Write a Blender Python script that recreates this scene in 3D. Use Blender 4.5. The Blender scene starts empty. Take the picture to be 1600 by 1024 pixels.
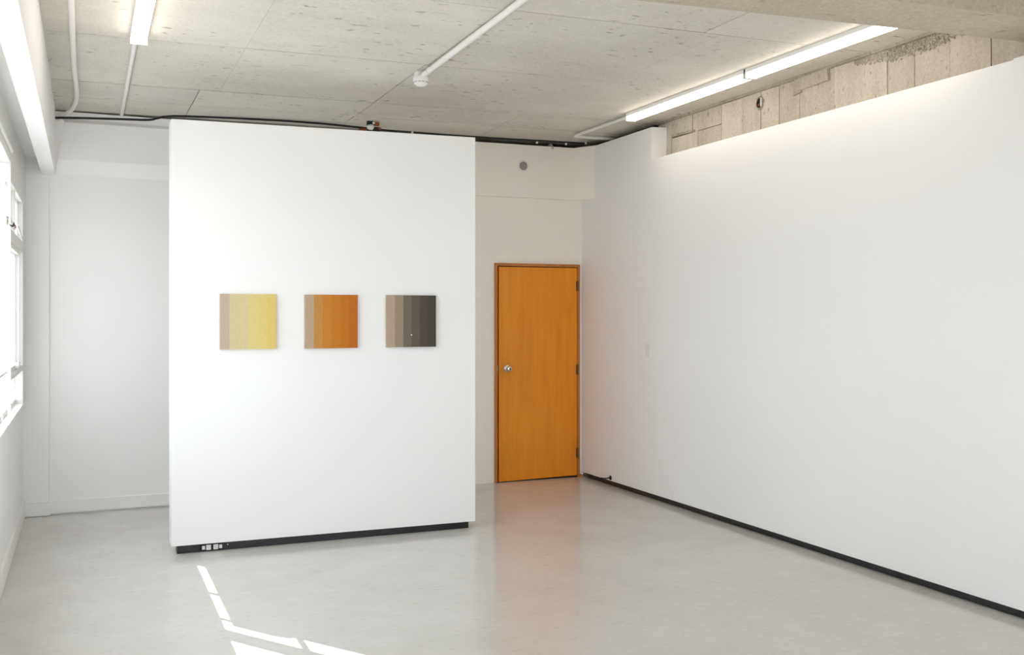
import bpy, bmesh, math, random
from mathutils import Vector, Matrix

# ------------------------------------------------------------------ camera, sky, sun, exposure
SC = bpy.context.scene
COL = SC.collection
CAM_H = 1.56
YAW = math.radians(23.2)
cam_d = bpy.data.cameras.new('camera')
cam_d.sensor_width = 36.0
cam_d.lens = 35.0
cam_d.shift_y = -(512 - 492) / 1600.0
cam_d.clip_start = 0.02
cam = bpy.data.objects.new('camera', cam_d)
COL.objects.link(cam)
cam.location = (0, 0, CAM_H)
cam.rotation_euler = (math.pi / 2, 0, -YAW)
SC.camera = cam

SKY_STRENGTH = 5.3
SUN_STRENGTH = 36.0
LAMP_STRENGTH = 9.4
world = bpy.data.worlds.new('sky')
SC.world = world
world.use_nodes = True
bgn = world.node_tree.nodes['Background']
bgn.inputs['Color'].default_value = (0.85, 0.93, 1.0, 1)
bgn.inputs['Strength'].default_value = SKY_STRENGTH

SUN_H = Vector((0.557, -0.830, 0))          # horizontal travel of the sunlight
SUN_T = 0.476                               # tangent of its elevation
sun_d = bpy.data.lights.new('sun', 'SUN')
sun_d.energy = SUN_STRENGTH
sun_d.angle = math.radians(0.2)
sun_d.color = (1.0, 0.98, 0.955)
sun = bpy.data.objects.new('sun', sun_d)
COL.objects.link(sun)
sdir = Vector((SUN_H.x, SUN_H.y, -SUN_T)).normalized()
sun.rotation_euler = sdir.to_track_quat('-Z', 'Y').to_euler()
sun.location = (-6, 12, 8)

vs = SC.view_settings
vs.view_transform = 'Standard'
vs.look = 'None'
vs.exposure = -0.04
vs.gamma = 1.0
vs.use_curve_mapping = False
cy = SC.cycles
cy.use_denoising = True
cy.max_bounces = 14
cy.diffuse_bounces = 10
cy.glossy_bounces = 4
cy.transmission_bounces = 6
cy.transparent_max_bounces = 16
cy.caustics_reflective = False
cy.caustics_refractive = False
cy.sample_clamp_indirect = 10.0

# ------------------------------------------------------------------ materials
def lin(c):
    c /= 255.0
    return c / 12.92 if c <= 0.04045 else ((c + 0.055) / 1.055) ** 2.4

def rgb(r, g, b):
    return (lin(r), lin(g), lin(b), 1.0)

class NT:
    def __init__(self, name):
        self.m = bpy.data.materials.new(name)
        self.m.use_nodes = True
        self.t = self.m.node_tree
        self.b = self.t.nodes['Principled BSDF']
    def n(self, typ, **kw):
        nd = self.t.nodes.new(typ)
        for k, v in kw.items():
            setattr(nd, k, v)
        return nd
    def l(self, a, b):
        self.t.links.new(a, b)
    def pos(self, scale=(1, 1, 1), obj=False):
        mp = self.n('ShaderNodeMapping')
        mp.inputs['Scale'].default_value = scale
        if obj:
            self.l(self.n('ShaderNodeTexCoord').outputs['Object'], mp.inputs['Vector'])
        else:
            self.l(self.n('ShaderNodeNewGeometry').outputs['Position'], mp.inputs['Vector'])
        return mp.outputs['Vector']
    def noise(self, vec, scale, detail=4, rough=0.55):
        nd = self.n('ShaderNodeTexNoise')
        nd.inputs['Scale'].default_value = scale
        nd.inputs['Detail'].default_value = detail
        nd.inputs['Roughness'].default_value = rough
        self.l(vec, nd.inputs['Vector'])
        return nd.outputs['Fac']
    def ramp(self, fac, stops, interp='LINEAR'):
        nd = self.n('ShaderNodeValToRGB')
        cr = nd.color_ramp
        cr.interpolation = interp
        while len(cr.elements) < len(stops):
            cr.elements.new(0.5)
        for e, (p, c) in zip(cr.elements, stops):
            e.position = p
            e.color = c if isinstance(c, tuple) else (c, c, c, 1)
        self.l(fac, nd.inputs['Fac'])
        return nd.outputs['Color']
    def mix(self, fac, a, b, mode='MIX'):
        nd = self.n('ShaderNodeMix', data_type='RGBA', blend_type=mode)
        for v, i in ((fac, 0), (a, 6), (b, 7)):
            if isinstance(v, (int, float, tuple)):
                nd.inputs[i].default_value = v
            else:
                self.l(v, nd.inputs[i])
        return nd.outputs[2]
    def bump(self, height, strength=0.2, dist=0.01):
        nd = self.n('ShaderNodeBump')
        nd.inputs['Strength'].default_value = strength
        nd.inputs['Distance'].default_value = dist
        self.l(height, nd.inputs['Height'])
        self.l(nd.outputs['Normal'], self.b.inputs['Normal'])
    def set(self, color=None, rough=None, metal=None, spec=None):
        for k, v in (('Base Color', color), ('Roughness', rough), ('Metallic', metal), ('Specular IOR Level', spec)):
            if v is None:
                continue
            if isinstance(v, (int, float, tuple)):
                self.b.inputs[k].default_value = v
            else:
                self.l(v, self.b.inputs[k])
        return self.m

def paint(name, col, rough=0.55, bump=0.05, var=0.03, scale=90):
    k = NT(name)
    v = k.pos()
    f = k.noise(v, 1.3, 3)
    c2 = tuple(x * (1 - var) for x in col[:3]) + (1,)
    k.set(k.mix(f, c2, col), rough, spec=0.35)
    k.bump(k.noise(v, scale, 2), bump, 0.002)
    return k.m

def concrete(name, dark, light, fleck_scale, fleck=0.7, rough=0.8, panel_var=0.10, streaky=0.25):
    k = NT(name)
    v = k.pos()
    big = k.noise(v, 0.9, 6, 0.62)
    c = k.ramp(big, [(0.30, dark), (0.70, light)])
    streak = k.noise(k.pos(fleck_scale), 0.8, 5, 0.6)
    c = k.mix(streaky, c, k.mix(k.ramp(streak, [(0.35, 0.0), (0.65, 1.0)]), dark, light))
    fine = k.noise(v, 55, 3, 0.6)
    c = k.mix(0.16, c, k.ramp(fine, [(0.3, 0.05), (0.7, 0.9)]), 'OVERLAY')
    fl = k.noise(k.pos(tuple(q ** 0.6 for q in fleck_scale)), 11.0, 3, 0.55)
    fm = k.ramp(fl, [(0.635, 0.0), (0.69, fleck)])
    sp = k.noise(v, 2.3, 3, 0.6)
    fm2 = k.mix(1.0, fm, k.ramp(sp, [(0.40, 0.15), (0.62, 1.0)]), 'MULTIPLY')
    c = k.mix(fm2, c, tuple(x * 0.38 for x in dark[:3]) + (1,))
    oi = k.n('ShaderNodeObjectInfo')
    rv = k.ramp(oi.outputs['Random'], [(0.0, 1.0 - panel_var), (1.0, 1.0)])
    c = k.mix(1.0, c, rv, 'MULTIPLY')
    k.set(c, rough, spec=0.25)
    k.bump(k.mix(0.5, fine, fl), 0.25, 0.004)
    return k.m

WHITE = paint('white_wall_paint', (0.88, 0.88, 0.88, 1))
WARM_TINT = paint('lamp_tinted_wall_paint', (0.91, 0.865, 0.795, 1))  # warm lamp tint of the door recess, put into the wall colour
WHITE_TRIM = paint('white_gloss_paint', (0.87, 0.865, 0.855, 1), 0.35, 0.02)
FRAME_W = paint('window_frame_paint', (0.72, 0.71, 0.68, 1), 0.4, 0.02)
BLACK = paint('black_plinth_paint', (0.018, 0.017, 0.018, 1), 0.3, 0.03, 0.2)
VOID_SHADE = paint('painted_void_shade', (0.008, 0.008, 0.009, 1), 0.9, 0.02, 0.1)  # flat black in place of the shade inside gaps and the hole
PLASTIC = paint('white_plastic', (0.80, 0.80, 0.78, 1), 0.35, 0.0)
CONDUIT = paint('white_pipe_plastic', (0.82, 0.815, 0.80, 1), 0.4, 0.0)
GREYP = paint('grey_mesh_plastic', (0.36, 0.34, 0.32, 1), 0.6, 0.1, 0.1, 400)
RUBBER = paint('black_rubber', (0.012, 0.012, 0.014, 1), 0.5, 0.02, 0.1)
REDBOX = paint('red_brown_plastic', (0.30, 0.075, 0.025, 1), 0.45, 0.02, 0.2)
CEIL = concrete('ceiling_concrete', (0.59, 0.56, 0.50, 1), (0.76, 0.735, 0.675, 1), (1.0, 4.0, 4.0), 0.9)
BEAMC = concrete('beam_concrete', (0.44, 0.385, 0.305, 1), (0.58, 0.52, 0.425, 1), (1.0, 6.0, 6.0), 0.7, 0.8, 0.0)
WALLC = concrete('board_marked_concrete', (0.42, 0.37, 0.305, 1), (0.69, 0.64, 0.555, 1), (9.0, 9.0, 1.8), 0.8, 0.85, 0.2, 0.4)
ROUGHC = concrete('broken_concrete', (0.24, 0.21, 0.17, 1), (0.54, 0.50, 0.42, 1), (5.0, 5.0, 5.0), 0.7, 0.9, 0.3)
JOINT = paint('joint_concrete', (0.17, 0.145, 0.11, 1), 0.9, 0.1, 0.3)

def floor_mat():
    k = NT('polished_concrete_floor')
    v = k.pos()
    a = k.noise(v, 0.55, 7, 0.62)
    c = k.ramp(a, [(0.28, (0.50, 0.48, 0.44, 1)), (0.52, (0.585, 0.57, 0.54, 1)), (0.75, (0.63, 0.62, 0.60, 1))])
    b = k.noise(v, 3.0, 6, 0.6)
    c = k.mix(0.25, c, k.ramp(b, [(0.3, (0.52, 0.495, 0.45, 1)), (0.7, (0.65, 0.64, 0.615, 1))]))
    s1 = k.noise(k.pos((1.6, 9, 1)), 3.2, 2, 0.5)
    c = k.mix(k.ramp(s1, [(0.66, 0.0), (0.76, 0.38)]), c, (0.76, 0.74, 0.70, 1))
    s2 = k.noise(k.pos((3.0, 7, 1)), 5.0, 1, 0.4)
    c = k.mix(k.ramp(s2, [(0.60, 0.0), (0.75, 0.3)]), c, (0.42, 0.39, 0.34, 1))
    r = k.ramp(b, [(0.3, 0.11), (0.7, 0.19)])
    k.set(c, r, spec=0.6)
    k.bump(k.noise(v, 5, 3), 0.04, 0.004)
    return k.m
FLOOR = floor_mat()

def wood(name, c1, c2, c3, rough=0.32):
    k = NT(name)
    g = k.noise(k.pos((9, 9, 0.55)), 2.2, 6, 0.6)
    c = k.ramp(g, [(0.30, c1), (0.52, c2), (0.74, c3)])
    f = k.noise(k.pos((120, 120, 2.2)), 1.5, 3, 0.6)
    c = k.mix(0.22, c, k.ramp(f, [(0.3, c1), (0.7, c3)]))
    s = k.noise(k.pos((1.5, 1.5, 0.6)), 2.0, 3)
    c = k.mix(k.ramp(s, [(0.54, 0.0), (0.75, 0.5)]), c, tuple(x * 0.68 for x in c1[:3]) + (1,))
    k.set(c, rough, spec=0.4)
    k.bump(f, 0.05, 0.002)
    return k.m
DOORW = wood('orange_varnished_plywood', (0.76, 0.24, 0.007, 1), (0.85, 0.29, 0.010, 1), (0.92, 0.34, 0.016, 1), 0.42)
JAMBW = wood('red_brown_varnished_timber', (0.40, 0.13, 0.022, 1), (0.50, 0.18, 0.04, 1), (0.58, 0.23, 0.065, 1), 0.4)

def metal(name, col, rough):
    k = NT(name)
    f = k.noise(k.pos(), 60, 2)
    k.set(k.mix(f, tuple(x * 0.85 for x in col[:3]) + (1,), col), rough, 1.0)
    return k.m
CHROME = metal('satin_chrome', (0.72, 0.68, 0.62, 1), 0.22)
BRASSD = metal('tarnished_hinge_steel', (0.17, 0.13, 0.07, 1), 0.45)

def emission(name, col, strength):
    k = NT(name)
    k.t.nodes.remove(k.b)
    e = k.n('ShaderNodeEmission')
    e.inputs['Color'].default_value = col
    e.inputs['Strength'].default_value = strength
    k.l(e.outputs[0], k.t.nodes['Material Output'].inputs['Surface'])
    return k.m
LAMP = emission('lit_diffuser', (1.0, 0.90, 0.79, 1), LAMP_STRENGTH)

def clear_glass():
    k = NT('clear_window_glass')
    k.t.nodes.remove(k.b)
    tr = k.n('ShaderNodeBsdfTransparent')
    tr.inputs['Color'].default_value = (0.93, 0.935, 0.94, 1)
    gl = k.n('ShaderNodeBsdfGlossy')
    gl.inputs['Roughness'].default_value = 0.02
    mx = k.n('ShaderNodeMixShader')
    mx.inputs[0].default_value = 0.04
    k.l(tr.outputs[0], mx.inputs[1])
    k.l(gl.outputs[0], mx.inputs[2])
    k.l(mx.outputs[0], k.t.nodes['Material Output'].inputs['Surface'])
    return k.m
GLASS = clear_glass()

def frosted():
    k = NT('white_frosted_film')
    k.t.nodes.remove(k.b)
    a = k.n('ShaderNodeBsdfTranslucent')
    a.inputs['Color'].default_value = (0.42, 0.42, 0.42, 1)
    d = k.n('ShaderNodeBsdfDiffuse')
    d.inputs['Color'].default_value = (0.8, 0.8, 0.78, 1)
    mx = k.n('ShaderNodeMixShader')
    mx.inputs[0].default_value = 0.12
    k.l(a.outputs[0], mx.inputs[1])
    k.l(d.outputs[0], mx.inputs[2])
    k.l(mx.outputs[0], k.t.nodes['Material Output'].inputs['Surface'])
    return k.m
FROST = frosted()

def stripes(name, cols, x0, w, fleck=None):
    k = NT(name)
    sx = k.n('ShaderNodeSeparateXYZ')
    k.l(k.n('ShaderNodeNewGeometry').outputs['Position'], sx.inputs[0])
    mr = k.n('ShaderNodeMapRange')
    mr.inputs['From Min'].default_value = x0
    mr.inputs['From Max'].default_value = x0 + w
    k.l(sx.outputs['X'], mr.inputs['Value'])
    n = len(cols)
    c = k.ramp(mr.outputs[0], [(i / n, tuple(v * 0.92 for v in rgb(*q)[:3]) + (1,)) for i, q in enumerate(cols)], 'CONSTANT')
    f = k.noise(k.pos((30, 30, 6)), 4, 4)
    c = k.mix(0.10, c, k.ramp(f, [(0.3, 0.2), (0.7, 0.8)]), 'OVERLAY')
    k.set(c, 0.6, spec=0.2)
    k.bump(k.noise(k.pos(), 500, 1), 0.06, 0.001)
    return k.m

# ------------------------------------------------------------------ mesh helpers
def tag(o, label=None, cat=None, group=None, kind=None):
    if label: o['label'] = label
    if cat: o['category'] = cat
    if group: o['group'] = group
    if kind: o['kind'] = kind
    return o

def wloc(o):
    p = Vector(o.location)
    while o.parent:
        o = o.parent
        p += Vector(o.location)
    return p

def obj(name, bm, mat, parent=None, smooth=False):
    """bm is in world coordinates; the object gets its origin at the foot of its box"""
    vs_ = [v.co for v in bm.verts]
    lo = Vector([min(v[i] for v in vs_) for i in range(3)])
    hi = Vector([max(v[i] for v in vs_) for i in range(3)])
    org = Vector(((lo.x + hi.x) / 2, (lo.y + hi.y) / 2, lo.z))
    bmesh.ops.translate(bm, verts=bm.verts, vec=-org)
    bmesh.ops.recalc_face_normals(bm, faces=bm.faces)
    me = bpy.data.meshes.new(name)
    if smooth:
        for f in bm.faces:
            f.smooth = True
    bm.to_mesh(me)
    bm.free()
    me.materials.append(mat)
    if smooth:
        me.set_sharp_from_angle(angle=math.radians(40))
    o = bpy.data.objects.new(name, me)
    COL.objects.link(o)
    if parent:
        o.parent = parent
        o.location = org - wloc(parent)
    else:
        o.location = org
    return o

def empty(name, loc):
    o = bpy.data.objects.new(name, None)
    o.empty_display_size = 0.1
    COL.objects.link(o)
    o.location = loc
    return o

def box(bm, x0, x1, y0, y1, z0, z1, bev=0.0):
    vs_ = [bm.verts.new((x, y, z)) for z in (z0, z1) for y in (y0, y1) for x in (x0, x1)]
    fs = [(0, 2, 3, 1), (4, 5, 7, 6), (0, 1, 5, 4), (2, 6, 7, 3), (0, 4, 6, 2), (1, 3, 7, 5)]
    faces = [bm.faces.new([vs_[i] for i in f]) for f in fs]
    if bev > 0:
        es = list({e for f in faces for e in f.edges})
        bmesh.ops.bevel(bm, geom=es, offset=bev, segments=2, profile=0.5, affect='EDGES')
    return bm

def B(*a, bev=0.0):
    return box(bmesh.new(), *a, bev=bev)

def boxes(*lst, bev=0.0):
    bm = bmesh.new()
    for a in lst:
        box(bm, *a, bev=bev)
    return bm

def prism(pts, z0, z1, bm=None):
    """plan polygon pts extruded z0..z1; z may be callables of x"""
    bm = bm or bmesh.new()
    f0 = z0 if callable(z0) else (lambda x: z0)
    f1 = z1 if callable(z1) else (lambda x: z1)
    a = [bm.verts.new((x, y, f0(x))) for x, y in pts]
    b = [bm.verts.new((x, y, f1(x))) for x, y in pts]
    n = len(pts)
    bm.faces.new(a[::-1]); bm.faces.new(b)
    for i in range(n):
        j = (i + 1) % n
        bm.faces.new((a[i], a[j], b[j], b[i]))
    return bm

def hexa(p, bm=None):
    """eight corners: bottom ring then top ring"""
    bm = bm or bmesh.new()
    v = [bm.verts.new(q) for q in p]
    for f in ((3, 2, 1, 0), (4, 5, 6, 7), (0, 1, 5, 4), (1, 2, 6, 5), (2, 3, 7, 6), (3, 0, 4, 7)):
        bm.faces.new([v[i] for i in f])
    return bm

def tube(pts, r, seg=12, bm=None):
    bm = bm or bmesh.new()
    P = [Vector(p) for p in pts]
    rings = []
    up = None
    for i, p in enumerate(P):
        t = ((P[min(i + 1, len(P) - 1)] - P[max(i - 1, 0)])).normalized()
        if up is None:
            up = Vector((0, 0, 1)) if abs(t.z) < 0.9 else Vector((1, 0, 0))
        s = t.cross(up).normalized()
        up = s.cross(t).normalized()
        rr = r[i] if isinstance(r, (list, tuple)) else r
        rings.append([bm.verts.new(p + (s * math.cos(a) + up * math.sin(a)) * rr)
                      for a in [2 * math.pi * k / seg for k in range(seg)]])
    for A, C in zip(rings, rings[1:]):
        for k in range(seg):
            bm.faces.new((A[k], A[(k + 1) % seg], C[(k + 1) % seg], C[k]))
    bm.faces.new(rings[0][::-1]); bm.faces.new(rings[-1])
    return bm

def smooth_path(pts, n=6):
    """Catmull-Rom through the points"""
    P = [Vector(p) for p in pts]
    out = []
    for i in range(len(P) - 1):
        a, b, c, d = P[max(i - 1, 0)], P[i], P[i + 1], P[min(i + 2, len(P) - 1)]
        for k in range(n):
            t = k / n
            out.append(0.5 * ((2 * b) + (c - a) * t + (2 * a - 5 * b + 4 * c - d) * t * t + (3 * b - a - 3 * c + d) * t ** 3))
    out.append(P[-1])
    return out

def lathe(profile, center, axis='Z', seg=24, bm=None):
    """profile of (radius, height) along the axis from center"""
    bm = bm or bmesh.new()
    c = Vector(center)
    ax = {'Z': (Vector((1, 0, 0)), Vector((0, 1, 0)), Vector((0, 0, 1))),
          'Y': (Vector((1, 0, 0)), Vector((0, 0, 1)), Vector((0, 1, 0))),
          'X': (Vector((0, 1, 0)), Vector((0, 0, 1)), Vector((1, 0, 0)))}[axis]
    rings = []
    for r, hgt in profile:
        rings.append([bm.verts.new(c + ax[2] * hgt + (ax[0] * math.cos(a) + ax[1] * math.sin(a)) * max(r, 1e-4))
                      for a in [2 * math.pi * k / seg for k in range(seg)]])
    for A, C in zip(rings, rings[1:]):
        for k in range(seg):
            bm.faces.new((A[k], A[(k + 1) % seg], C[(k + 1) % seg], C[k]))
    bm.faces.new(rings[0][::-1]); bm.faces.new(rings[-1])
    return bm

def st(o):
    return tag(o, kind='structure')

def copy_tree(o, off, parent=None):
    c = o.copy()
    COL.objects.link(c)
    if parent is None:
        c.location = Vector(o.location) + Vector(off)
    else:
        c.parent = parent
    for ch in [q for q in bpy.data.objects if q.parent == o]:
        copy_tree(ch, off, c)
    return c

# ------------------------------------------------------------------ room dimensions
XL, XR, YB, YF = -0.44, 4.40, 8.555, -2.6      # window wall, gallery wall, back wall, wall behind the camera
XC = 4.55                                      # bare concrete wall behind the gallery wall
ceil_z = lambda x: 3.16 + 0.012 * x            # underside of the slab
random.seed(4)

# ------------------------------------------------------------------ floor
st(obj('floor', B(-0.62, 4.75, YF - 0.2, 8.95, -0.15, 0.0), FLOOR))

# ------------------------------------------------------------------ ceiling: slab with formwork sheets
slab = bmesh.new()
prism([(-0.7, YF - 0.2), (4.95, YF - 0.2), (4.95, 9.0), (-0.7, 9.0)], lambda x: ceil_z(x) + 0.010, lambda x: ceil_z(x) + 0.22, slab)
ceiling = st(obj('ceiling', slab, JOINT))
bands = [
    (YF, -1.47, [-0.7, 0.75, 2.03, 3.30, 4.75]),
    (-1.47, -0.20, [-0.7, 0.75, 2.03, 3.30, 4.75]),
    (-0.20, 1.07, [-0.7, 0.75, 2.03, 3.30, 4.75]),
    (1.07, 2.34, [-0.7, 0.75, 2.03, 3.30, 4.75]),
    (2.34, 3.61, [-0.7, 0.75, 2.03, 3.30, 4.75]),
    (3.61, 4.875, [-0.7, 0.89, 2.05, 3.30, 4.75]),
    (4.875, 6.16, [-0.7, 0.89, 2.05, 3.42, 4.75]),
    (6.16, 7.42, [-0.7, 0.89, 2.03, 2.88, 4.75]),
    (7.42, 7.985, [-0.7, 0.75, 2.03, 3.29, 4.75]),
    (7.985, 8.98, [-0.7, 0.745, 2.02, 3.31, 4.75]),
]
FAINT = {0.89, 2.88, 3.42}
for y0, y1, xs in bands:
    for a, b in zip(xs, xs[1:]):
        g0 = 0.0010 if a in FAINT else 0.0034
        g1 = 0.0010 if b in FAINT else 0.0034
        dz = random.uniform(0.0, 0.003)
        pts = [(a + g0, y0 + 0.005), (b - g1, y0 + 0.005), (b - g1, y1 - 0.005), (a + g0, y1 - 0.005)]
        obj('panel', prism(pts, lambda x, d=dz: ceil_z(x) - d, lambda x: ceil_z(x) + 0.012), CEIL, ceiling)

# ------------------------------------------------------------------ downstand beams
st(obj('window_beam', boxes((-0.312, -0.215, YF, 8.75, 2.65, 3.17), (-0.75, -0.30, YF, 8.75, 2.775, 3.17)), WHITE))
far = lambda x: 3.835 - 0.09 * (x - 3.42)
near = lambda x: 3.475 - 0.075 * (x - 3.42)
st(obj('concrete_beam', prism([(-0.22, near(-0.22)), (4.8, near(4.8)), (4.8, far(4.8)), (-0.22, far(-0.22))], 2.99, lambda x: ceil_z(x) + 0.02), BEAMC))

# ------------------------------------------------------------------ bare concrete wall, board marked
cw = st(obj('wall_right_concrete', B(XC + 0.012, XC + 0.25, YF, 8.95, 2.0, 3.22), JOINT))
def wpanel(y0, y1, z0=2.55, z1=3.205, dx=None, mat=WALLC):
    d = random.uniform(0, 0.006) if dx is None else dx
    return obj('board_panel', B(XC - d, XC + 0.03, y0 + 0.0025, y1 - 0.0025, z0 + (0.002 if z0 > 2.6 else 0), z1), mat, cw)
for y0, y1 in ((7.19, 7.40), (6.80, 6.872), (6.202, 6.472), (5.774, 5.981), (5.552, 5.774),
               (5.206, 5.552), (4.732, 5.206), (4.514, 4.732), (4.25, 4.514), (3.966, 4.25), (3.60, 3.966), (3.2, 3.60)):
    wpanel(y0, y1)
wpanel(6.872, 7.19, 2.55, 3.045, 0.001); wpanel(6.872, 7.19, 3.052, 3.205, 0.008)
wpanel(6.472, 6.80, 2.55, 3.042, 0.002); wpanel(6.472, 6.80, 3.045, 3.205, 0.004)
wpanel(7.40, 8.9, mat=VOID_SHADE); wpanel(YF, 3.2)  # first one black, painting the shade in the gap over the corner
# board with a knocked-out hole
hole_c, hole_r = (5.99, 3.112), (0.040, 0.044)
wpanel(5.981, 6.202)
# the knocked-out hole: broken rim, black disc painted as its shade and a bent white cable end in it
rnd = random.Random(7)
rim = bmesh.new()
rng_o, rng_i = [], []
for k in range(20):
    a = 2 * math.pi * k / 20
    ro, ri = rnd.uniform(1.0, 1.35), rnd.uniform(0.78, 1.0)
    rng_o.append(rim.verts.new((XC - 0.0065, hole_c[0] + math.cos(a) * hole_r[0] * ro, hole_c[1] + math.sin(a) * hole_r[1] * ro)))
    rng_i.append(rim.verts.new((XC - 0.0105 + rnd.uniform(-0.002, 0.002), hole_c[0] + math.cos(a) * hole_r[0] * ri, hole_c[1] + math.sin(a) * hole_r[1] * ri)))
for k in range(20):
    j = (k + 1) % 20
    rim.faces.new((rng_o[k], rng_o[j], rng_i[j], rng_i[k]))
ho = obj('hole_rim', rim, ROUGHC, cw)
obj('hole_shade', lathe([(0.034, 0), (0.030, 0.004)], (XC - 0.0100, hole_c[0], hole_c[1]), 'X', 18), VOID_SHADE, ho)
cb = obj('pipe_stub', tube(smooth_path([(XC - 0.006, 5.975, 3.085), (XC - 0.016, 5.964, 3.105), (XC - 0.017, 5.962, 3.128), (XC - 0.008, 5.972, 3.145)]), 0.0065, 8), PLASTIC, ho, True)
obj('pipe_stub', tube([(XC - 0.005, 5.995, 3.095), (XC - 0.016, 5.990, 3.100)], 0.010, 8), REDBOX, ho, True)
# coved fillet where wall meets slab
obj('cornice_fillet', prism([(XC - 0.030, 3.9), (XC + 0.02, 3.9), (XC + 0.02, 7.4), (XC - 0.022, 7.4)], 3.193, 3.216), ROUGHC, cw)
# raised patch and cracks
pt = hexa([(XC - 0.022, 5.245, 3.118), (XC + 0.01, 5.245, 3.118), (XC + 0.01, 5.60, 3.112), (XC - 0.010, 5.60, 3.112),
           (XC - 0.034, 5.25, 3.198), (XC + 0.01, 5.25, 3.198), (XC + 0.01, 5.59, 3.195), (XC - 0.022, 5.59, 3.195)])
bmesh.ops.bevel(pt, geom=list(pt.edges), offset=0.004, segments=1, affect='EDGES')
obj('patch', pt, WALLC, cw)
obj('chipped_corner', hexa([(XC - 0.016, 5.52, 3.096), (XC, 5.52, 3.096), (XC, 5.615, 3.088), (XC - 0.012, 5.615, 3.088),
                            (XC - 0.007, 5.53, 3.110), (XC, 5.53, 3.110), (XC, 5.61, 3.122), (XC - 0.006, 5.61, 3.122)]), ROUGHC, cw)
rg = bmesh.new()
rnd = random.Random(3)
for k in range(26):
    y = 6.84 + 0.33 * k / 26 + rnd.uniform(0, .008)
    hgt = rnd.uniform(0.008, 0.022)
    z = 3.046 + 0.012 * (k / 26)
    box(rg, XC - 0.010 - rnd.uniform(0, .004), XC, y, y + rnd.uniform(.008, .02), z, z + hgt)
tag(obj('rough_ridge', rg, ROUGHC, cw), kind='stuff')
# exposed aggregate near the concrete beam
ag = bmesh.new()
rnd = random.Random(11)
for k in range(900):
    u = rnd.random()
    y = 4.16 + 0.86 * u
    zmax = 3.20
    zmin = 3.135 - 0.045 * math.sin(math.pi * min(1, max(0, (y - 4.16) / 0.86))) + 0.03 * (y - 4.16) / 0.86
    z = rnd.uniform(zmin, zmax)
    if rnd.random() > (z - zmin) / (zmax - zmin) * 2.2 + 0.15:
        continue
    s = rnd.uniform(0.003, 0.0085)
    m = Matrix.Translation((XC - 0.004 - rnd.uniform(0, .003), y, z)) @ Matrix.Rotation(rnd.uniform(0, 3), 4, 'X') @ Matrix.Diagonal((s * .8, s * rnd.uniform(.7, 1.5), s, 1))
    bmesh.ops.create_icosphere(ag, subdivisions=1, radius=1.0, matrix=m)
tag(obj('exposed_aggregate', ag, ROUGHC, cw), kind='stuff')

# ------------------------------------------------------------------ gallery wall on the right, with its taller corner piece
wr = st(obj('wall_right', boxes((XR, XR + 0.15, YF, 7.27, 0.046, 2.874), (XR, XR + 0.15, 7.27, 8.60, 0.046, 2.874)), WHITE))
obj('corner_return', hexa([(XR, 7.27, 2.873), (XR + 0.149, 7.27, 2.873), (XR + 0.149, 8.62, 2.873), (XR, 8.62, 2.873),
                           (XR, 7.27, 3.147), (XR + 0.149, 7.27, 3.154), (XR + 0.149, 8.62, 3.154), (XR, 8.62, 3.147)]), WHITE, wr)
obj('wall_end_block', B(XR, XR + 0.15, 3.20, 3.70, 2.873, 2.882), WHITE, wr)
# shadow-gap plinth, in boards butted end to end
br = st(obj('baseboard_right', B(XR + 0.03, XR + 0.12, YF, 8.60, 0.0, 0.05), BLACK))
for y0, y1 in ((6.119, 8.46), (3.68, 6.115), (1.24, 3.676), (YF, 1.236)):
    obj('plinth_board', B(XR + 0.016, XR + 0.031, y0, y1, 0.003, 0.05, bev=0.001), BLACK, br)

# ------------------------------------------------------------------ back wall with the door opening
DX0, DX1, DZ = 3.488, 4.366, 2.040
wb = st(obj('wall_back', B(-0.62, 2.2, YB, 8.78, 0.0, 2.70), WHITE))
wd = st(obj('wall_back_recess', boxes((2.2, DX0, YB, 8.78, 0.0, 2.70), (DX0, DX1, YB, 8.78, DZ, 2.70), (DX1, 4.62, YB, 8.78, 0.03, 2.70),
                                     (DX0, DX1, 8.72, 8.78, 0.0, DZ)), WARM_TINT))  # rest of the back wall, split off to carry the painted lamp tint
# bulkhead over the door with its splayed end
obj('bulkhead', prism([(2.2, 8.505), (4.286, 8.505), (4.405, 8.285), (4.45, 8.285), (4.45, 8.70), (2.2, 8.70)], 2.655, lambda x: 3.140 + 0.007 * (x - 2.6)), WARM_TINT, wd)
# bulkhead on the window side: vertical face, sloping underside and a stepped top
bh = bmesh.new()
sec = [(8.465, 2.762), (8.465, 3.055), (8.50, 3.085), (8.50, 3.143), (8.75, 3.143), (8.75, 2.655), (8.552, 2.655)]
A = [bh.verts.new((-0.222, y, z)) for y, z in sec]
C = [bh.verts.new((2.2, y, z)) for y, z in sec]
n = len(sec)
bh.faces.new(A); bh.faces.new(C[::-1])
for i in range(n):
    bh.faces.new((A[i], C[i], C[(i + 1) % n], A[(i + 1) % n]))
obj('bulkhead', bh, WHITE, wb)
# gusset between that bulkhead and the window beam
gs = bmesh.new()
v = [gs.verts.new(p) for p in ((-0.218, 8.36, 3.10), (-0.218, 8.40, 2.66), (-0.195, 8.467, 2.762), (-0.147, 8.467, 3.06), (-0.218, 8.52, 3.10), (-0.218, 8.54, 2.66))]
gs.faces.new((v[0], v[1], v[2], v[3])); gs.faces.new((v[0], v[3], v[4])); gs.faces.new((v[1], v[5], v[2])); gs.faces.new((v[2], v[5], v[4], v[3])); gs.faces.new((v[0], v[4], v[5], v[1]))
obj('gusset', gs, WHITE, wb)
# black sheets standing in for the shade above the bulkheads
st(obj('void_shade_sheets', boxes((-0.6, 4.7, 8.80, 8.86, 2.70, 3.25), (-0.22, 4.45, 8.56, 8.80, 3.06, 3.10)), VOID_SHADE))

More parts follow.
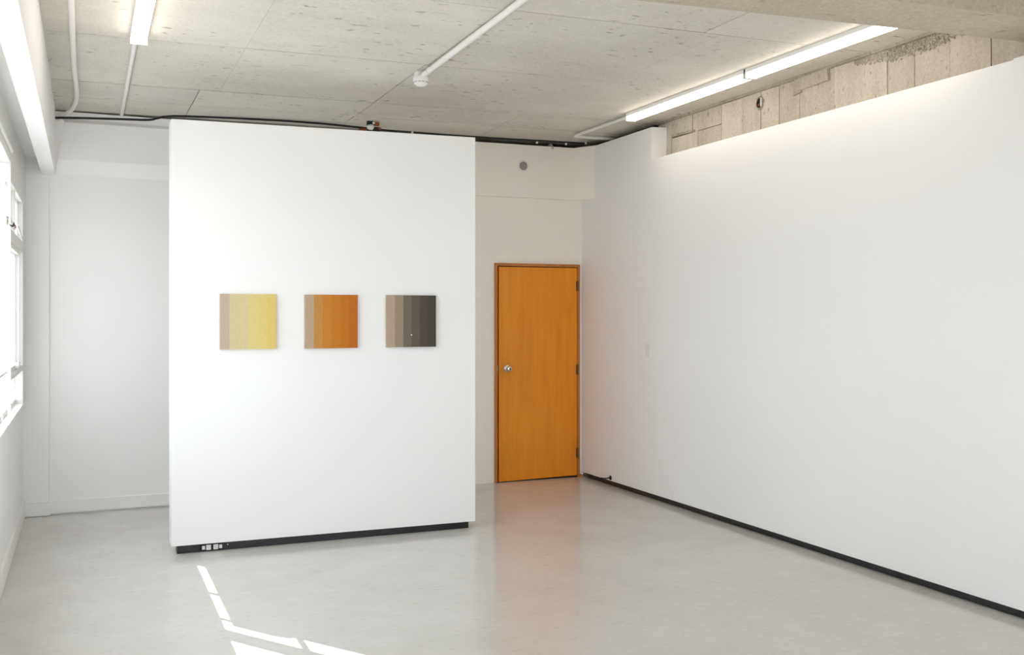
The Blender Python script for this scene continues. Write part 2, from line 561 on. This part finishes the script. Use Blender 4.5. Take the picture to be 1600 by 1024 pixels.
# corner pier beside the window, and white skirtings
st(obj('corner_pier', B(-0.62, -0.258, 8.515, 8.60, 0.0, 2.79, bev=0.004), WHITE))
bb = st(obj('baseboard_back', B(-0.262, 2.6, YB - 0.016, YB + 0.01, 0.010, 0.108, bev=0.003), WHITE_TRIM))
st(obj('baseboard_pier', B(-0.44, -0.246, 8.500, 8.52, 0.003, 0.104, bev=0.003), WHITE_TRIM))
st(obj('baseboard_left', B(-0.45, -0.424, YF, 8.51, 0.003, 0.128, bev=0.003), WHITE_TRIM))
st(obj('baseboard_end', B(4.366, 4.402, YB - 0.010, YB + 0.01, 0.0, 0.028, bev=0.002), JAMBW))

# ------------------------------------------------------------------ window wall
st(obj('wall_left', boxes((-0.60, XL, YF, 8.55, 0.0, 0.885), (-0.60, XL, YF, 3.30, 0.885, 2.78)), WHITE))  # second box: unseen near stretch, closed up to cut the daylight
st(obj('wall_front', boxes((-0.7, 4.7, YF - 0.15, YF, 0.0, 0.40), (-0.7, 4.7, YF - 0.15, YF, 2.95, 3.25),
                          (-0.7, 0.0, YF - 0.15, YF, 0.40, 2.95), (4.2, 4.7, YF - 0.15, YF, 0.40, 2.95)), WHITE))
XI, XO, XG = -0.422, -0.50, -0.462              # inner face, outer face, glass plane

sill = st(obj('window_sill', B(-0.56, -0.418, 3.30, 8.52, 0.882, 0.907, bev=0.004), WHITE_TRIM))

def frame_box(parent, name, y0, y1, z0, z1, x0=XO, x1=XI, mat=None, bev=0.004):
    return obj(name, B(x0, x1, y0, y1, z0, z1, bev=bev), mat or FRAME_W, parent)

def window_far():
    w = st(empty('window_1', (-0.46, 7.68, 0.905)))
    frame_box(w, 'head_panel', 6.87, 8.52, 2.385, 2.776)
    frame_box(w, 'jamb', 8.15, 8.52, 0.905, 2.386, XO, -0.421)
    frame_box(w, 'mullion', 6.862, 6.888, 0.905, 2.386, -0.440, XI, None, 0.002)
    frame_box(w, 'bottom_rail', 6.888, 8.15, 0.905, 0.942, -0.50, -0.472)
    frame_box(w, 'transom', 6.905, 8.20, 2.015, 2.095)
    frame_box(w, 'transom', 6.905, 8.20, 1.150, 1.195)
    frame_box(w, 'glazing_bar', 7.395, 7.435, 2.095, 2.386, -0.49, -0.432)
    frame_box(w, 'glazing_bar', 7.430, 7.468, 0.935, 1.150, -0.481, -0.463, None, 0.001)
    # sash between the transoms
    s = obj('sash', boxes((-0.478, -0.430, 6.93, 6.965, 1.195, 2.015), (-0.478, -0.430, 7.88, 7.915, 1.195, 2.015),
                          (-0.478, -0.430, 6.965, 7.88, 1.195, 1.225), (-0.478, -0.430, 6.965, 7.88, 1.985, 2.015)), FRAME_W, w)
    obj('latch', boxes((-0.430, -0.405, 7.36, 7.56, 1.205, 1.225), (-0.420, -0.408, 7.44, 7.48, 1.222, 1.243), bev=0.003), FRAME_W, s)
    # frosted panes, clear only along the lowest strip
    for y0, y1, z0, z1 in ((6.90, 7.40, 2.09, 2.39), (7.43, 8.21, 2.09, 2.39), (6.96, 7.885, 1.22, 1.99), (7.915, 8.205, 1.19, 2.02),
                           (6.862, 7.44, 0.992, 1.155), (7.45, 8.16, 0.992, 1.155)):
        xg = XG - (0.023 if z0 < 1 else 0)
        g = obj('pane', B(xg - 0.003, xg + 0.003, y0, y1, z0, z1), GLASS, w)
        fb = bmesh.new()
        fb.faces.new([fb.verts.new((xg + 0.0035, y, z)) for y, z in ((y0, z0), (y1, z0), (y1, z1), (y0, z1))])
        obj('frosted_film', fb, FROST, g)
    for y0, y1 in ((6.862, 7.44), (7.45, 8.16)):
        obj('pane', B(XG - 0.026, XG - 0.020, y0, y1, 0.940, 0.992), GLASS, w)
    obj('stay_arm', tube([(-0.425, 7.55, 2.17), (-0.415, 7.95, 2.105)], 0.007, 8), FRAME_W, w, True)
    return w
window_far()

def window_bay(i, y0, y1, handle=False):
    w = st(empty('window_%d' % i, (-0.46, (y0 + y1) / 2, 0.905)))
    frame_box(w, 'head_panel', y0, y1, 2.50, 2.776)
    frame_box(w, 'jamb', y0, y0 + 0.05, 0.905, 2.50)
    frame_box(w, 'bottom_rail', y0 + 0.05, y1, 0.905, 0.942, -0.50, -0.472)
    frame_box(w, 'transom', y0 + 0.05, y1 + (0.07 if handle else 0), 1.1945, 1.209, -0.470, -0.450, None, 0.001)
    obj('pane', B(XG - 0.003, XG + 0.003, y0 + 0.048, y1, 0.94, 1.195), GLASS, w)
    obj('pane', B(XG - 0.003, XG + 0.003, y0 + 0.048, y1, 1.208, 2.503), GLASS, w)
    if handle:
        # blind rail under the head, and a chrome fastener with a striped grip
        obj('blind_rail', tube([(-0.415, y0 + 0.05, 2.560), (-0.415, 6.80, 2.560)], 0.011, 8), PLASTIC, w, True)
        hd = obj('fastener', lathe([(0.028, 0.0), (0.030, 0.012), (0.018, 0.022), (0.020, 0.034), (0.006, 0.040)], (-0.425, 6.38, 2.10), 'X', 14), CHROME, w, True)
        obj('grip', tube([(-0.398, 6.40, 2.102), (-0.398, 6.78, 2.088)], 0.010, 8), CHROME, hd, True)
        for k, (yy, mm) in enumerate(((6.56, RUBBER), (6.70, REDBOX))):
            obj('grip_sleeve', tube([(-0.398, yy, 2.096), (-0.398, yy + 0.05, 2.094)], 0.014, 10), mm, hd, True)
    return w
window_bay(2, 5.10, 6.865, True)
window_bay(3, 3.30, 5.10)
# glazed wall behind the camera
w5 = st(empty('window_4', (2.1, YF - 0.08, 0.40)))
for x in (0.0, 1.04, 2.08, 3.12, 4.15):
    obj('mullion', B(x, x + 0.05, YF - 0.12, YF - 0.04, 0.40, 2.95, bev=0.003), FRAME_W, w5)
for z in (0.40, 2.90):
    obj('rail', B(0.05, 4.15, YF - 0.12, YF - 0.04, z, z + 0.05, bev=0.003), FRAME_W, w5)
for x in (0.05, 1.09, 2.13, 3.17):
    obj('pane', B(x, x + 0.99, YF - 0.083, YF - 0.077, 0.45, 2.90), GLASS, w5)
# white fin outside the second window
st(obj('wall_fin_outside', B(-0.66, -0.60, 6.836, 6.94, -0.6, 3.2, bev=0.002), WHITE))
st(obj('street_ground', B(-60, 60, -60, 60, -3.7, -3.5), paint('pale_street_concrete', (0.30, 0.298, 0.295, 1), 0.9)))

# ------------------------------------------------------------------ free-standing partition
PX0, PX1, PY0, PY1 = 0.512, 2.618, 6.79, 6.97
wp = st(obj('wall_partition', hexa([(PX0, PY0, 0.058), (PX1, PY0, 0.052), (PX1, PY1, 0.052), (PX0, PY1, 0.058),
                                   (PX0, PY0, 2.828), (PX1, PY0, 2.855), (PX1, PY1, 2.855), (PX0, PY1, 2.828)]), WHITE))
obj('plinth', B(0.550, 2.577, 6.822, 6.94, 0.0, 0.056, bev=0.001), BLACK, wp)

# row of power points let into the plinth
po = tag(empty('power_outlet', (0.765, 6.822, 0.004)), 'row of small white power sockets and switches in the black partition plinth', 'power outlet')
obj('mounting_plate', B(0.688, 0.842, 6.817, 6.823, 0.004, 0.050, bev=0.001), RUBBER, po)
for x0, x1, nm in ((0.705, 0.724, 'switch_rocker'), (0.731, 0.762, 'socket'), (0.777, 0.808, 'socket'), (0.814, 0.833, 'switch_rocker')):
    zc = 0.027
    hh = 0.0165 if nm == 'socket' else 0.012
    s = obj(nm, B(x0, x1, 6.811, 6.818, zc - hh, zc + hh, bev=0.0015), PLASTIC, po)
    if nm == 'socket':
        xm = (x0 + x1) / 2
        for dx, dz_ in ((-0.006, 0.004), (0.006, 0.004), (0, -0.007)):
            obj('pin_slot', B(xm + dx - 0.0012, xm + dx + 0.0012, 6.8104, 6.8112, zc + dz_ - 0.003, zc + dz_ + 0.003), GREYP, s)
obj('screw', lathe([(0.0035, 0.0), (0.003, -0.002)], (0.869, 6.821, 0.034), 'Y', 10), CHROME, po)

# ------------------------------------------------------------------ three striped paintings
def painting(x0, z0, cols, label, mname, fleck=None):
    S = 0.366
    p = tag(empty('painting', (x0 + S / 2, PY0, z0)), label, 'painting', 'striped paintings on the partition')
    obj('canvas', B(x0, x0 + S, PY0 - 0.024, PY0 - 0.001, z0, z0 + S, bev=0.0015), stripes(mname, cols, x0, S), p)
    obj('stretcher', B(x0 + 0.012, x0 + S - 0.012, PY0 - 0.0015, PY0 + 0.0005, z0 + 0.012, z0 + S - 0.012), WHITE_TRIM, p)
    if fleck:
        obj('paint_fleck', lathe([(0.006, 0), (0.005, -0.0012), (0.002, -0.0018)], (x0 + S * fleck[0], PY0 - 0.0235, z0 + S * fleck[1]), 'Y', 10), WHITE_TRIM, p)
    return p
painting(0.812, 1.331, [(193, 175, 155), (210, 195, 155), (212, 198, 148), (219, 203, 137), (221, 202, 129), (222, 199, 117)],
         'square painting with vertical stripes fading from beige to pale yellow', 'yellow_stripe_paint')
painting(1.370, 1.330, [(187, 164, 140), (196, 141, 73), (199, 129, 51), (197, 122, 36), (194, 116, 32), (188, 109, 30)],
         'square painting with vertical stripes fading from beige to deep orange', 'orange_stripe_paint')
painting(1.942, 1.331, [(181, 161, 138), (156, 139, 122), (117, 107, 93), (101, 91, 79), (87, 77, 69), (77, 69, 63)],
         'square painting with vertical stripes fading from beige to dark charcoal', 'charcoal_stripe_paint', (0.5, 0.235))

# ------------------------------------------------------------------ the door
d = st(empty('door_1', (3.93, YB, 0.0)))
fr = obj('frame', boxes((DX0, 3.511, 8.530, 8.66, 0.0, DZ), (4.342, DX1, 8.530, 8.66, 0.0, DZ), (3.511, 4.342, 8.530, 8.66, 2.014, DZ), bev=0.002), JAMBW, d)
obj('door_stop_bead', boxes((3.510, 3.545, 8.60, 8.66, 0.0, 2.014), (4.325, 4.343, 8.60, 8.66, 0.0, 2.012), (3.545, 4.325, 8.60, 8.66, 1.996, 2.013)), JAMBW, fr)
lf = obj('leaf', hexa([(3.531, 8.547, 0.006), (4.339, 8.540, 0.020), (4.339, 8.580, 0.020), (3.531, 8.587, 0.006),
                       (3.531, 8.547, 2.005), (4.339, 8.540, 2.008), (4.339, 8.580, 2.008), (3.531, 8.587, 2.005)]), DOORW, d)
ks = obj('knob', lathe([(0.034, 0.0), (0.034, -0.006), (0.030, -0.010), (0.013, -0.014), (0.012, -0.034), (0.020, -0.040), (0.026, -0.050),
                        (0.027, -0.062), (0.022, -0.072), (0.012, -0.076), (0.0, -0.076)], (3.612, 8.545, 1.058), 'Y', 24), CHROME, lf, True)
obj('keyhole_boss', lathe([(0.010, 0.0), (0.009, -0.004), (0.0, -0.004)], (3.612, 8.469, 1.058), 'Y', 14), BRASSD, ks, True)
obj('strike_plate', B(3.511, 3.5155, 8.535, 8.580, 1.030, 1.085), CHROME, fr)
for zc in (1.835, 1.035, 0.235):
    hg = obj('hinge', tube([(4.342, 8.527, zc - 0.05), (4.342, 8.527, zc + 0.05)], 0.008, 10), BRASSD, d, True)
    obj('hinge_leaf', B(4.330, 4.352, 8.528, 8.545, zc - 0.045, zc + 0.045), BRASSD, hg)
obj('threshold', B(3.511, 4.342, 8.552, 8.66, 0.0, 0.006), BLACK, d)

# ------------------------------------------------------------------ fluorescent battens
def batten(x, y0, y1, label):
    zc = ceil_z(x)
    r = tag(empty('ceiling_light', (x, (y0 + y1) / 2, zc - 0.08)), label, 'ceiling light', 'fluorescent ceiling battens')
    W = 0.045
    H = 0.062
    obj('housing', B(x - W, x + W, y0, y1, zc - 0.030, zc - 0.001, bev=0.002), WHITE_TRIM, r)
    bm = bmesh.new()
    prof = [(-W + 0.005, zc - 0.029), (-W + 0.005, zc - 0.048), (-W + 0.012, zc - H), (W - 0.012, zc - H), (W - 0.005, zc - 0.048), (W - 0.005, zc - 0.029)]
    rings = [[bm.verts.new((x + px, y, pz)) for px, pz in prof] for y in (y0 + 0.004, y1 - 0.004)]
    bm.faces.new(rings[0]); bm.faces.new(rings[1][::-1])
    for k in range(len(prof)):
        j = (k + 1) % len(prof)
        bm.faces.new((rings[0][k], rings[0][j], rings[1][j], rings[1][k]))
    obj('diffuser', bm, LAMP, r)
    for y in (y0, y1 - 0.006):
        obj('end_cap', B(x - W - 0.002, x + W + 0.002, y, y + 0.006, zc - H - 0.004, zc - 0.002, bev=0.001), CONDUIT, r)
    return r
batten(4.105, 5.528, 7.11, 'lit white tube light batten near the far corner of the concrete ceiling')
batten(4.105, 3.90, 5.510, 'lit white tube light batten butting against the concrete beam')
batten(0.280, 4.40, 6.045, 'lit white tube light batten on the ceiling near the windows')

# ------------------------------------------------------------------ pipes on the ceiling
cz = ceil_z
def pipe(name, pts, r, label, cat='conduit', mat=None, clips=(), n=5, group='white conduits under the concrete ceiling'):
    t = tag(empty(name, Vector(pts[0])), label, cat, group)
    obj('pipe', tube(smooth_path(pts, n) if n else pts, r, 10), mat or CONDUIT, t, True)
    for c, axis in clips:
        if axis == 'Y':
            obj('saddle_clip', tube([(c[0], c[1] - 0.008, c[2]), (c[0], c[1] + 0.008, c[2])], r * 1.25, 10), CONDUIT, t, True)
        else:
            obj('saddle_clip', tube([(c[0] - 0.008, c[1], c[2]), (c[0] + 0.008, c[1], c[2])], r * 1.25, 10), CONDUIT, t, True)
    return t
pipe('conduit', [(0.265, 6.05, cz(.26) - 0.019), (0.265, 8.50, cz(.26) - 0.019)], 0.013,
     'straight thin white conduit from the window-side light to the back wall', n=0)
pipe('conduit', [(-0.066, 3.9, cz(0) - 0.021), (-0.066, 5.5, cz(0) - 0.021), (-0.065, 7.0, cz(0) - 0.021), (-0.055, 7.62, cz(0) - 0.022), (-0.062, 7.98, cz(0) - 0.027),
                 (-0.095, 8.22, 3.11), (-0.15, 8.33, 3.085), (-0.197, 8.37, 3.055)], 0.016,
     'white conduit bending towards the window beam in the ceiling corner')
c = pipe('conduit', [(4.105, 7.115, cz(4.1) - 0.021), (4.085, 8.05, cz(4.1) - 0.021), (4.095, 8.10, cz(4.1) - 0.021), (4.16, 8.115, cz(4.1) - 0.021), (4.52, 8.13, cz(4.5) - 0.021)], 0.014,
         'right-angled white conduit between the corner light and the gallery wall', n=0)
pipe('conduit', [(2.065, 6.31, cz(2) - 0.029), (2.04, 4.7, cz(2) - 0.027), (2.03, 3.92, cz(2) - 0.025)], 0.019,
     'white conduit running along the ceiling to the smoke detector', n=0,
     clips=(((2.056, 5.28, cz(2) - 0.027), 'Y'), ((2.063, 6.19, cz(2) - 0.028), 'Y')))

# smoke detector
sx, sy = 2.062, 6.355
zc = cz(sx)
sd = tag(empty('smoke_detector', (sx, sy, zc - 0.10)), 'round white smoke detector hanging at the end of a ceiling conduit', 'smoke detector')
obj('mounting_box', B(sx - 0.040, sx + 0.040, sy - 0.035, sy + 0.035, zc - 0.036, zc - 0.001, bev=0.006), PLASTIC, sd)
hd = obj('head', lathe([(0.050, -0.034), (0.053, -0.040), (0.053, -0.064), (0.048, -0.078), (0.034, -0.092), (0.018, -0.098), (0.0, -0.099)], (sx, sy, zc), 'Z', 28), PLASTIC, sd, True)
for k in range(12):
    a = 2 * math.pi * k / 12
    m = Matrix.Translation((sx, sy, zc - 0.074)) @ Matrix.Rotation(a, 4, 'Z')
    bm = B(0.044, 0.0505, -0.009, 0.009, -0.0022, 0.0022)
    bmesh.ops.transform(bm, matrix=m, verts=bm.verts)
    obj('vent_slot', bm, GREYP, hd)

# ------------------------------------------------------------------ black cable over the partition and its joint boxes
CY = 8.30
cable_pts = [(-0.219, 3.077), (-0.061, 3.087), (0.216, 3.101), (0.453, 3.112), (0.525, 3.13), (0.608, 3.152), (0.794, 3.166), (1.407, 3.185), (1.836, 3.188),
             (2.169, 3.18), (2.397, 3.172), (2.689, 3.172), (3.247, 3.172), (3.859, 3.181), (4.43, 3.19)]
kf = CY / 8.43
tag(obj('black_cable', tube(smooth_path([(x * kf + (0.006 if i == 0 else 0), CY, 1.56 + (z - 1.56) * kf) for i, (x, z) in enumerate(cable_pts)], 5), 0.009, 8), RUBBER, None, True),
    'thin black cable sagging along the top of the back wall', 'cable')
jb = tag(empty('junction_box', (2.22, 8.15, 3.105)), 'small dark and rust coloured cable joint above the partition top', 'junction box')
obj('body', B(2.170, 2.235, 8.13, 8.17, 3.152, 3.184, bev=0.002), RUBBER, jb)
obj('end_cap', B(2.235, 2.272, 8.132, 8.168, 3.150, 3.178, bev=0.002), REDBOX, jb)
obj('ring', lathe([(0.011, 0), (0.011, -0.006), (0.007, -0.006)], (2.222, 8.131, 3.168), 'Y', 12), PLASTIC, jb)
obj('body', B(2.228, 2.285, 8.13, 8.17, 3.106, 3.138, bev=0.002), RUBBER, jb)
obj('ring', lathe([(0.011, 0), (0.011, -0.006), (0.006, -0.006)], (2.276, 8.131, 3.126), 'Y', 12), REDBOX, jb)
obj('filler', lathe([(0.016, 0.0), (0.030, 0.014), (0.034, 0.030), (0.024, 0.042)], (2.200, 8.15, 3.112), 'Z', 12), PLASTIC, jb, True)
obj('end_cap', B(2.105, 2.165, 8.14, 8.17, 3.098, 3.118, bev=0.002), REDBOX, jb)
obj('lead', tube([(2.16, 8.155, 3.108), (2.235, 8.155, 3.115)], 0.008, 8), RUBBER, jb, True)
kc = 8.285 / 8.46
for px, pz, lab in ((2.666, 3.177, 'pale cable clip just above the top edge of the partition'), (3.883, 3.170, 'first white cable clip beside the loose wire above the round vent'),
                    (4.186, 3.178, 'middle white cable clip in the dark gap above the door'), (4.395, 3.203, 'last white cable clip in the dark gap next to the corner')):
    px, pz = px * kc, 1.56 + (pz - 1.56) * kc
    cl = tag(empty('cable_clip', (px, 8.285, pz - 0.009)), lab, 'cable clip', 'small clips on the black cable')
    obj('saddle', lathe([(0.009, -0.008), (0.0115, 0.0), (0.009, 0.008)], (px, 8.292, pz), 'X', 10), PLASTIC, cl, True)
    obj('nail', tube([(px, 8.282, pz - 0.004), (px, 8.276, pz - 0.004)], 0.003, 6), CHROME, cl, True)
tag(obj('loose_wire', tube(smooth_path([(4.035, 8.56, 3.150), (4.04, 8.515, 3.172), (4.055, 8.495, 3.155), (4.066, 8.497, 3.128)], 4), 0.007, 8), GREYP, None, True),
    'short grey wire end hanging over the bulkhead above the door', 'wire')

# ------------------------------------------------------------------ wall fittings
wv = tag(empty('wall_vent', (3.757, 8.505, 2.90)), 'small round grey vent with white ring on the bulkhead above the door', 'wall vent')
obj('ring', lathe([(0.052, 0.001), (0.052, -0.006), (0.046, -0.010), (0.041, -0.009), (0.041, 0.0)], (3.757, 8.504, 2.950), 'Y', 32), PLASTIC, wv, True)
obj('grille', lathe([(0.041, 0.0), (0.041, -0.007), (0.020, -0.009), (0.0, -0.009)], (3.759, 8.503, 2.950), 'Y', 28), GREYP, wv, True)

sw = tag(empty('light_switch', (XR, 7.325, 1.20)), 'white light switch plate on the plain gallery wall by the door', 'light switch')
obj('plate', B(XR - 0.010, XR + 0.001, 7.287, 7.362, 1.200, 1.312, bev=0.003), PLASTIC, sw)
obj('rocker', B(XR - 0.016, XR - 0.009, 7.314, 7.335, 1.240, 1.272, bev=0.002), PLASTIC, sw)

ds = tag(empty('door_stop', (XR, 7.98, 0.05)), 'black door stop rod on the gallery wall just above the plinth', 'door stop')
obj('flange', lathe([(0.021, 0.001), (0.021, -0.005), (0.010, -0.009)], (XR, 7.985, 0.072), 'X', 18), RUBBER, ds, True)
obj('rod', tube([(XR - 0.005, 7.985, 0.072), (XR - 0.085, 7.985, 0.070)], 0.006, 10), RUBBER, ds, True)
obj('rubber_tip', lathe([(0.009, 0.0), (0.012, -0.006), (0.012, -0.024), (0.008, -0.028)], (XR - 0.080, 7.985, 0.070), 'X', 14), RUBBER, ds, True)
